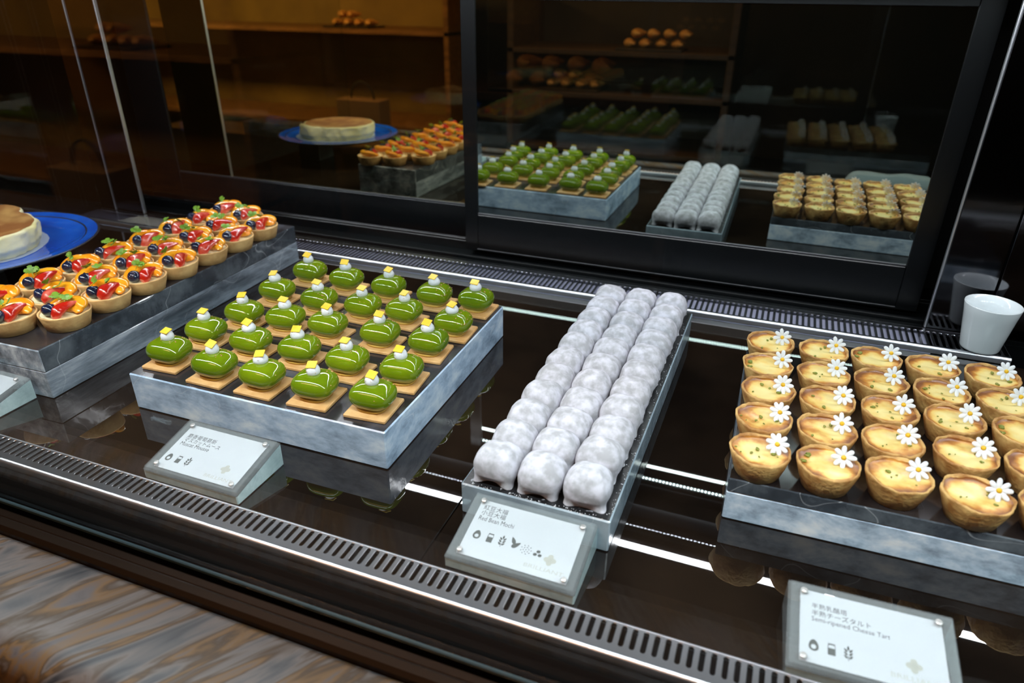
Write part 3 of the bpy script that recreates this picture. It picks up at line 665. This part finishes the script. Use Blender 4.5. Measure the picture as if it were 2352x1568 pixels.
# ------------------------------------------------------------------ blue plate and cheesecake
PX, PY, PZ = -1.447, .852, .0725
M_pl = mat('cobalt_glaze', (.005, .055, .42), .09, coat=.5, n2=(.010, .13, .66), nscale=9, ndet=5)
M_ple = mat('dark_plate_rim', (.02, .02, .022), .3)
b = MB(); b.lathe([(0, .001), (.100, .0), (.104, .001), (.135, .006), (.168, .016)], 96, 1, cap=False)
b.lathe([(.168, .016), (.1705, .0185), (.1690, .0195), (.1665, .0190)], 96, 1, cap=False)
b.lathe([(.1665, .0190), (.158, .0165), (.150, .0160)], 96, 0, cap=False); b.lathe([(.150, .0160), (.1475, .0150)], 96, 1, cap=False)
b.lathe([(.1475, .0150), (.140, .0085), (.120, .0060), (0, .0055)], 96, 0, cap=False)
o = obj('plate', b, [M_pl, M_ple], loc=(PX, PY, PZ), sc=(1.2, 1.2, 1)); tag(o, 'large round cobalt blue glazed plate with dark rim', 'plate')
M_pap = bpy.data.materials.new('baking_paper'); M_pap.use_nodes = True
nt = M_pap.node_tree; p_ = nt.nodes['Principled BSDF']; p_.inputs['Base Color'].default_value = (.62, .70, .82, 1); p_.inputs['Roughness'].default_value = .45; p_.inputs['Alpha'].default_value = .42
b = MB(); pts = [(.137*(1+.03*math.cos(5*a))*math.cos(a), .130*(1+.02*math.sin(4*a))*math.sin(a)) for a in [2*PI*k/28 for k in range(28)]]
b.poly(pts, 0, .0003); o = obj('baking_paper', b, M_pap, loc=(PX-.02, PY-.012, PZ+.0068)); tag(o, 'translucent baking paper sheet between the cheesecake and blue plate', 'paper')
M_cks = mat('cheesecake_side', (.80, .69, .30), .5, n2=(.90, .82, .50), nscale=18, ndet=5, bump=.5, bscale=45, bdist=.006)
M_ckt = mat('cheesecake_top', (.33, .12, .03), .5, n2=(.62, .33, .10), nscale=22, ndet=6, nramp=(.45, .75), bump=.3, bscale=60, bdist=.003)
b = MB()
def cr_(t):
    r = .094+.004*math.cos(2*t+.5)+.0025*mnoise.noise(Vector((math.cos(t)*5, math.sin(t)*5, 0)))
    d = abs((t-2.05+PI) % (2*PI)-PI)
    if d < .42: r += .016*(1-(d/.42)**6)
    return r
def ckfn(u, v):
    t = 2*PI*u; R = cr_(t); cs = (math.cos(t), math.sin(t))
    wr = mnoise.noise(Vector((cs[0]*9, cs[1]*9, v*3)))*.0045+abs(mnoise.noise(Vector((cs[0]*22, cs[1]*22, v*6))))*-.0025
    d = abs((t-2.05+PI) % (2*PI)-PI); hb = .009*(max(0, 1-d/.5)) if d < .5 else 0
    if v < .45: q = v/.45; return ((R*(.93+.07*min(1, q*2.5))+wr)*cs[0], (R*(.93+.07*min(1, q*2.5))+wr)*cs[1], q*.038)
    if v < .56: q = (v-.45)/.11; return ((R-.006*q*q+wr*(1-q))*cs[0], (R-.006*q*q+wr*(1-q))*cs[1], .038+.0045*math.sin(q*PI*.6)+hb*q)
    q = (v-.56)/.44; rr = (R-.006)*(1-q); return (rr*cs[0], rr*cs[1], .042+hb*(1-q)**3-.004*math.sin(q*PI/2)+.0015*mnoise.noise(Vector((rr*cs[0]*40, rr*cs[1]*40, 2))))
b.grid(ckfn, 96, 34, 0, True, wrapu=True)
for k, f in enumerate(b.f):
    row = k//96
    if row >= 18: b.m[k] = 1
me = b.mesh('cheesecake', [M_cks, M_ckt])
o = put('cheesecake', me, None, (PX-.004, PY-.012, PZ+.0073), sc=(1.22, 1.22, 1.05)); tag(o, 'browned baked cheesecake with pale wrinkled sides on the blue plate', 'cheesecake')
# ------------------------------------------------------------------ cup
M_cup = mat('white_glazed_ceramic', (.78, .82, .84), .07, coat=.5)
b = MB(); b.lathe([(0, .0), (.0262, .0), (.0285, .0012), (.0295, .004), (.0335, .03), (.0385, .062), (.0415, .079), (.0412, .0805), (.0400, .0805), (.0370, .062), (.032, .03), (.027, .006), (0, .005)], 72)
o = obj('cup', b, M_cup, loc=(.362, 1.252, HG+.0002)); tag(o, 'small white flared ceramic cup on the rear grille', 'cup')
# ------------------------------------------------------------------ name card holders
A_sg = acrylic('acrylic_teal_edge', (.48, .62, .63), (.66, .82, .82), (.85, .97, .96), 20, (1, 1, 1), .12, .06)
M_cov = clear_mat('clear_cover', (.97, .98, .98), 1.5, .06, (.8, .84, .86))
M_card = mat('white_card', (.70, .71, .75), .55)
M_ink = mat('dark_ink', (.035, .035, .025), .6)
M_gold = mat('pale_gold_ink', (.57, .55, .47), .5)
M_scr = mat('clear_screw_cap', (.62, .60, .58), .25, metal=.5)
WD, DP, HF, HB = .143, .086, .016, .0352
SL = math.atan2(HB-HF, DP); SLn = math.hypot(DP, HB-HF)
CW, CH = .121, .0725
def text_pts(body, w_, h_=None):
    cu = bpy.data.curves.new('txt', 'FONT'); cu.body = body; cu.size = .01; cu.resolution_u = 2
    tmp = bpy.data.objects.new('txt', cu); C.objects.link(tmp)
    bpy.context.view_layer.update()
    dg = bpy.context.evaluated_depsgraph_get(); me = bpy.data.meshes.new_from_object(tmp.evaluated_get(dg))
    vs = [tuple(v.co) for v in me.vertices]; fs = [tuple(p.vertices) for p in me.polygons]
    bpy.data.objects.remove(tmp); bpy.data.meshes.remove(me); bpy.data.curves.remove(cu)
    if not vs: return [], []
    x0 = min(v[0] for v in vs); x1 = max(v[0] for v in vs); y0 = min(v[1] for v in vs); y1 = max(v[1] for v in vs)
    sx = w_/(x1-x0); sy = sx if h_ is None else h_/(y1-y0)
    return [((v[0]-x0)*sx, (v[1]-y0)*sy, 0) for v in vs], fs
def addtext(b, body, s, t, w_, h_=None):
    vs, fs = text_pts(body, w_*CW, h_)
    b.add([(x+s*CW, y+(1-t)*CH, 0) for x, y, z in vs], fs)
def ring(b, cx, cy, rx, ry, hx, hy, hr, rot=0, egg=.0, n=28):
    vs = []; 
    for k in range(n):
        a = 2*PI*k/n; e = 1-egg*math.sin(a); x, y = rx*math.cos(a)*e, ry*math.sin(a); vs.append((cx+x, cy+y, 0))
    for k in range(n):
        a = 2*PI*k/n; vs.append((cx+hx+hr*math.cos(a), cy+hy+hr*math.sin(a), 0))
    b.add(vs, [(k, (k+1) % n, n+(k+1) % n, n+k) for k in range(n)])
def blob(b, cx, cy, rx, ry, rot, tip=0, n=16):
    vs = []
    for k in range(n):
        a = 2*PI*k/n; x = rx*math.cos(a); y = ry*math.sin(a)*(1-tip*math.cos(a)) ; vs.append((cx+x*math.cos(rot)-y*math.sin(rot), cy+x*math.sin(rot)+y*math.cos(rot), 0))
    b.add(vs, [tuple(range(n))])
def ico_egg(b, s, t): ring(b, s*CW, (1-t)*CH, .0042, .0056, 0, -.0014, .0022, egg=.22)
def ico_milk(b, s, t):
    x, y = s*CW, (1-t)*CH
    b.add([(x-.0033, y-.0055, 0), (x+.0033, y-.0055, 0), (x+.0033, y+.0012, 0), (x-.0033, y+.0012, 0)], [(0, 1, 2, 3)])
    b.add([(x-.003, y+.0042, 0), (x+.003, y+.0042, 0), (x+.003, y+.0056, 0), (x-.003, y+.0056, 0)], [(0, 1, 2, 3)])
    for q in (-1, 1): b.add([(x+q*.0033-.0003, y+.0012, 0), (x+q*.0033+.0003, y+.0012, 0), (x+q*.0026+.0003, y+.0042, 0), (x+q*.0026-.0003, y+.0042, 0)], [(0, 1, 2, 3)])
def ico_wheat(b, s, t):
    x, y = s*CW, (1-t)*CH
    b.add([(x-.0003, y-.007, 0), (x+.0003, y-.007, 0), (x+.0003, y-.002, 0), (x-.0003, y-.002, 0)], [(0, 1, 2, 3)])
    for k in range(3):
        for q in (-1, 1): blob(b, x+q*.0022, y-.003+.0031*k, .0021, .0010, PI/2-q*.75, .3)
    blob(b, x, y+.0055, .0022, .0010, PI/2, .3)
def ico_leaves(b, s, t):
    x, y = s*CW, (1-t)*CH; blob(b, x-.0025, y+.0035, .0045, .0020, 2.1, .5); blob(b, x+.002, y-.001, .0055, .0024, .75, .5)
def ico_seeds(b, s, t):
    x, y = s*CW, (1-t)*CH; r = random.Random(3)
    for k in range(9): a = 2*PI*k/9; blob(b, x+.0056*math.cos(a), y+.0052*math.sin(a), .0009, .0004, a+.8)
    for k in range(6): a = 2*PI*k/6+.3; blob(b, x+.0030*math.cos(a), y+.0028*math.sin(a), .0009, .0004, a+1.8)
    blob(b, x, y, .0009, .0004, .5)
def ico_beans(b, s, t):
    x, y = s*CW, (1-t)*CH
    for dx, dy in ((0, .003), (-.0026, -.001), (.0026, -.001)): blob(b, x+dx, y+dy, .0022, .0018, .2)
def sign(x, y, a, title, lines, icons, brand, label):
    t = thing('name_card_holder', label, 'name card', (x, y, .0004), a)
    b = MB(); e = .0012
    vs = []
    pr = [(0, e), (e, 0), (DP-e, 0), (DP, e), (DP, HB-.0035), (0, HF-.0035)]
    n = len(pr)
    for X in (0, e, WD-e, WD):
        k = 1 if X in (e, WD-e) else .0
        for (py, pz) in pr: vs.append((X, py if k else min(max(py, e), DP-e), pz if k else max(pz, e) if pz < .01 else pz))
    fs = []
    for k in range(3):
        for i in range(n): j = (i+1) % n; fs.append((k*n+i, k*n+j, (k+1)*n+j, (k+1)*n+i))
    fs += [tuple(reversed(range(n))), tuple(3*n+i for i in range(n))]
    fs = [tuple(reversed(f)) for f in fs]
    b.add(vs, fs); wi = len(b.f)
    for k, f in enumerate(b.f):
        if all(b.v[i][2] > .01 for i in f) or all(b.v[i][0] < .002 for i in f) or all(b.v[i][1] > DP-.002 for i in f) or all(b.v[i][2] < .002 for i in f): b.m[k] = 1
    obj('acrylic_wedge', b, [A_sg, M_cov], t)
    # plates on the slope: local frame
    def fr(name, b, mt, dz, par=None, loc=(0, 0)):
        o = obj(name, b, mt, par or t)
        if par is None: o.location = (0, 0, HF-.0035); o.rotation_euler = (SL, 0, 0)
        return o
    b = MB(); b.bbox(0, 0, 0, WD, SLn, .0026, .0006); bp_ = fr('backing_plate', b, M_cov, 0)
    mx, my = (WD-CW)/2, (SLn-CH)/2
    b = MB(); b.box(0, 0, 0, CW, CH, .0003); o = obj('printed_card', b, M_card, t); o.rotation_euler = (SL, 0, 0)
    def sl(u, v, w_): return (u, v*math.cos(SL)-w_*math.sin(SL), HF-.0035+v*math.sin(SL)+w_*math.cos(SL))
    o.location = sl(mx, my, .0028)
    card = o
    b = MB()
    for body, s, tt, w_, h_ in lines: addtext(b, body, s, tt, w_, h_)
    for fn, s, tt in icons: fn(b, s, tt)
    if b.v: o2 = obj('printed_text', b, M_ink, card); o2.location = (0, 0, .00036)
    if brand:
        b = MB(); addtext(b, 'BRILLIANT', brand[0], brand[1], brand[2], .0045)
        cx, cy_ = brand[3]*CW, (1-brand[4])*CH
        for k in range(4): blob(b, cx+.0035*math.cos(k*PI/2), cy_+.0035*math.sin(k*PI/2), .0034, .0030, k*PI/2)
        blob(b, cx, cy_-.006, .0012, .0006, 0)
        o2 = obj('printed_emblem', b, M_gold, card); o2.location = (0, 0, .00034)
    b = MB(); b.bbox(.002, .002, 0, WD-.002, SLn-.002, .0028, .0007); o = obj('cover_plate', b, M_cov, t); o.rotation_euler = (SL, 0, 0); o.location = sl(0, 0, .0034)
    me = None
    for uu in (mx+.003, WD-mx-.003):
        for vv in (my+.003, SLn-my-.003):
            if me is None:
                bb = MB(); bb.lathe([(.0030, 0), (.0034, .0004), (.0030, .0012), (.0012, .0016), (0, .0016)], 20); me = bb.mesh('screw_cap', M_scr)
            o = put('screw_cap', me, t, sl(uu, vv, .0062), (SL, 0, 0))
    return t
L1 = [('麝香葡萄慕斯', .06, .285, .37, None), ('マスカットムース', .06, .375, .46, None), ('Muscat Mousse', .055, .465, .37, .0058)]
sign(-.6729, .4853, .0019, 0, L1, [(ico_egg, .075, .76), (ico_milk, .20, .76), (ico_wheat, .32, .76)], (.60, .93, .34, .77, .70), 'acrylic name card reading Muscat Mousse in front of the green mousse cakes')
L2 = [('紅豆大福', .045, .165, .235, None), ('小豆大福', .045, .265, .235, None), ('Red Bean Mochi', .045, .365, .34, .0058)]
sign(-.2614, .4884, -.0098, 0, L2, [(ico_egg, .10, .62), (ico_milk, .225, .62), (ico_wheat, .34, .62), (ico_leaves, .455, .60), (ico_seeds, .57, .64), (ico_beans, .68, .66)], (.60, .90, .35, .80, .70), 'acrylic name card reading Red Bean Mochi in front of the mochi')
L3 = [('半熟乳酪塔', .085, .245, .255, None), ('半熟チーズタルト', .085, .345, .42, None), ('Semi-ripened Cheese Tart', .085, .445, .55, .0062)]
sign(.0787, .4804, .0372, 0, L3, [(ico_egg, .10, .76), (ico_milk, .225, .76), (ico_wheat, .34, .76)], (.62, .90, .33, .78, .70), 'acrylic name card reading Semi-ripened Cheese Tart in front of the cheese tarts')
sign(-1.1132, .484, 0, 0, [], [], None, 'acrylic card holder in front of the fruit tarts, only its blank corner showing')
# ------------------------------------------------------------------ shop opposite (seen in the mirror doors)
M_wood = mat('warm_shelf_wood', (.30, .14, .04), .5, n2=(.16, .07, .02), nscale=6, stretch=(1, 6, 6))
M_dw = mat('dark_bench_wood', (.09, .045, .015), .6, n2=(.05, .025, .01), nscale=5, stretch=(1, 6, 6))
M_bread = mat('golden_bread', (.60, .25, .05), .45, n2=(.78, .42, .12), nscale=30, rnd=True)
M_kraft = mat('kraft_paper', (.26, .15, .07), .8)
M_amb = mat('amber_back_panel', (.30, .19, .04), .7, n2=(.14, .08, .02), nscale=1.5)
def shelf_unit(x0, x1, y0, y1, label, boards, ztop, back, wd=None):
    wd = wd or M_wood
    t = thing('bread_shelf', label, 'shelf unit', (0, 0, FZ))
    for z in boards:
        b = MB().bbox(x0, y0, z, x1, y1, z+.03, .003); o = obj('shelf_board', b, wd, t); o.location = (0, 0, -FZ)
    for x in (x0, x1-.04):
        b = MB().bbox(x, y0, FZ, x+.04, y1, ztop, .003); o = obj('side_panel', b, wd, t); o.location = (0, 0, -FZ)
    b = MB().box(x0, y0-.02, FZ, x1, y0, ztop); o = obj('back_panel', b, back, t); o.location = (0, 0, -FZ)
    return t
shelf_unit(-5.9, -2.35, -2.5, -1.9, 'wooden bread shelf reflected behind the cheesecake', (-.45, .22), .75, M_amb)
shelf_unit(-1.75, -.35, -2.3, -1.7, 'dark wooden bread shelf reflected behind the green mousse', (-.42, -.08, .17), .5, M_wall, M_dw)
area('bread_shelf_light', (-4.8, -.9, 1.1), .5, .15, 21.00, (1, .62, .25), (math.radians(-50), 0, 0)); area('bread_shelf_light', (-3.3, -.9, 1.1), .5, .15, 15.00, (1, .55, .2), (math.radians(-50), 0, 0))
area('bread_shelf_light', (-1.05, -1.5, .8), .5, .15, 1.05, (1, .55, .2), (math.radians(-50), 0, 0))
def croissant(seed):
    r = random.Random(seed); b = MB()
    def fn(u, v):
        a = -1.3+2.6*v; tp = max(.05, math.cos(a*1.15))**.7; t = 2*PI*u; q = .035*tp*(1+.09*math.sin(v*34))
        return ((.07+q*math.cos(t))*math.sin(a), (.07+q*math.cos(t))*math.cos(a)-.07, q*math.sin(t)*.85+.028)
    b.grid(fn, 14, 30, 0, True, wrapu=True); return b.mesh('croissant', M_bread)
CRO = [croissant(s) for s in range(2)]
M_bsk = mat('dark_tray', (.03, .02, .012), .4)
def tray(x, y, z, label):
    b = MB(); b.bbox(-.2, -.13, 0, .2, .13, .012, .003); o = obj('bread_tray', b, M_bsk, None, loc=(x, y, z)); tag(o, label, 'tray')
for (x, y, z, n, lab, tl) in ((-.86, -1.85, .202, 8, 'upper shelf tray', 'dark tray of croissants on the upper board of the dark shelf'), (-1.35, -1.85, -.048, 6, 'lower shelf tray', 'dark tray of croissants on the lower board of the dark shelf'), (-3.25, -2.1, .252, 6, 'amber shelf tray', 'dark tray of croissants on the bread shelf facing the cheesecake')):
    tray(x, y, z, tl)
    for k in range(n):
        lay = k//4; o = put('croissant', CRO[k % 2], None, (x-.145+.097*(k % 4)+.045*lay, y+rnd.uniform(-.01, .01), z+.012+.056*lay), (0, 0, PI/2+rnd.uniform(-.15, .15)), (.85, .85, .85))
        tag(o, 'golden croissant piled on the %s' % lab, 'croissant', 'croissants on the '+lab)
# paper bag on the ledge of the amber shelf
b = MB(); b.bbox(-.17, -.07, 0, .17, .07, .30, .004); 
o = obj('paper_bag', b, M_kraft, None, loc=(-2.75, -1.35, -.45)); tag(o, 'brown kraft paper bag standing on the low bench across the shop', 'paper bag')
bb = MB(); bb.grid(lambda u, v: ((.09+.006*math.cos(2*PI*u))*math.cos(PI*v), .006*math.sin(2*PI*u), .30+(.11+.006*math.cos(2*PI*u))*math.sin(PI*v)), 8, 16, 0, True, wrapu=True); obj('bag_handle', bb, M_blackm, o)
b = MB().bbox(-4.6, -1.7, -.50, -1.2, -1.1, -.45, .004); o = obj('wooden_bench', b, M_dw); tag(o, 'long low wooden bench across the shop from the display case', 'bench')
b = MB().box(-4.5, -1.6, FZ, -1.3, -1.2, -.5); obj('bench_body', b, M_dw, o)
b = MB().bbox(-3.6, .40, FZ, XL-.06, 1.5, -.05, .004); o = obj('neighbouring_counter', b, mat('matte_black_laminate', (.006, .006, .006), .8, spec=.1)); tag(o, 'black low counter standing beside the display case beyond the cheesecake', 'counter')
# folded grey cloth on the stone ledge
M_cl = mat('grey_cloth', (.30, .34, .34), .8)
b = MB()
def cfn(u, v):
    x = -.13+.26*u; y = -.035+.07*v; e = min(u, 1-u, v, 1-v)
    return (x, y, .004+.03*min(1, (e*9))**.5+.008*mnoise.noise(Vector((x*14, y*20, 3))))
b.grid(cfn, 26, 12); b.box(-.125, -.033, 0, .125, .033, .004); o = obj('folded_cloth', b, M_cl, None, loc=(.33, .305, -.0025)); tag(o, 'folded grey cloth lying on the stone ledge before the cheese tarts', 'cloth')
M_glow = mat('amber_lamp_glow', (.8, .5, .2), .5, emit=(1, .5, .14), es=9.)
# warm pendant lamp over the aisle
for lx, ly, ll in ((-1.305, -3.86, 'round amber pendant lamp by the dark bread shelf'), (-3.29, -3.98, 'round amber pendant lamp by the amber bread shelf')):
  t = thing('pendant_lamp', ll, 'lamp', (lx, ly, 2.03), 0, 'amber pendant lamps')
  b = MB(); b.lathe([(.16, -.55), (.155, -.5), (.12, -.42), (.03, -.38), (.012, -.36)], 32); obj('lamp_shade', b, M_black, t)
  b = MB(); b.lathe([(0, -.535), (.15, -.535), (.15, -.53), (0, -.53)], 32); obj('lamp_diffuser', b, M_glow, t)
  b = MB(); b.box(-.15, -.008, -.56, .15, .008, -.545); b.box(-.008, -.15, -.56, .008, .15, -.545); obj('shade_crossbar', b, M_black, t)
  b = MB(); b.lathe([(.004, -.37), (.004, -.13)], 8); obj('lamp_cord', b, M_blackm, t)
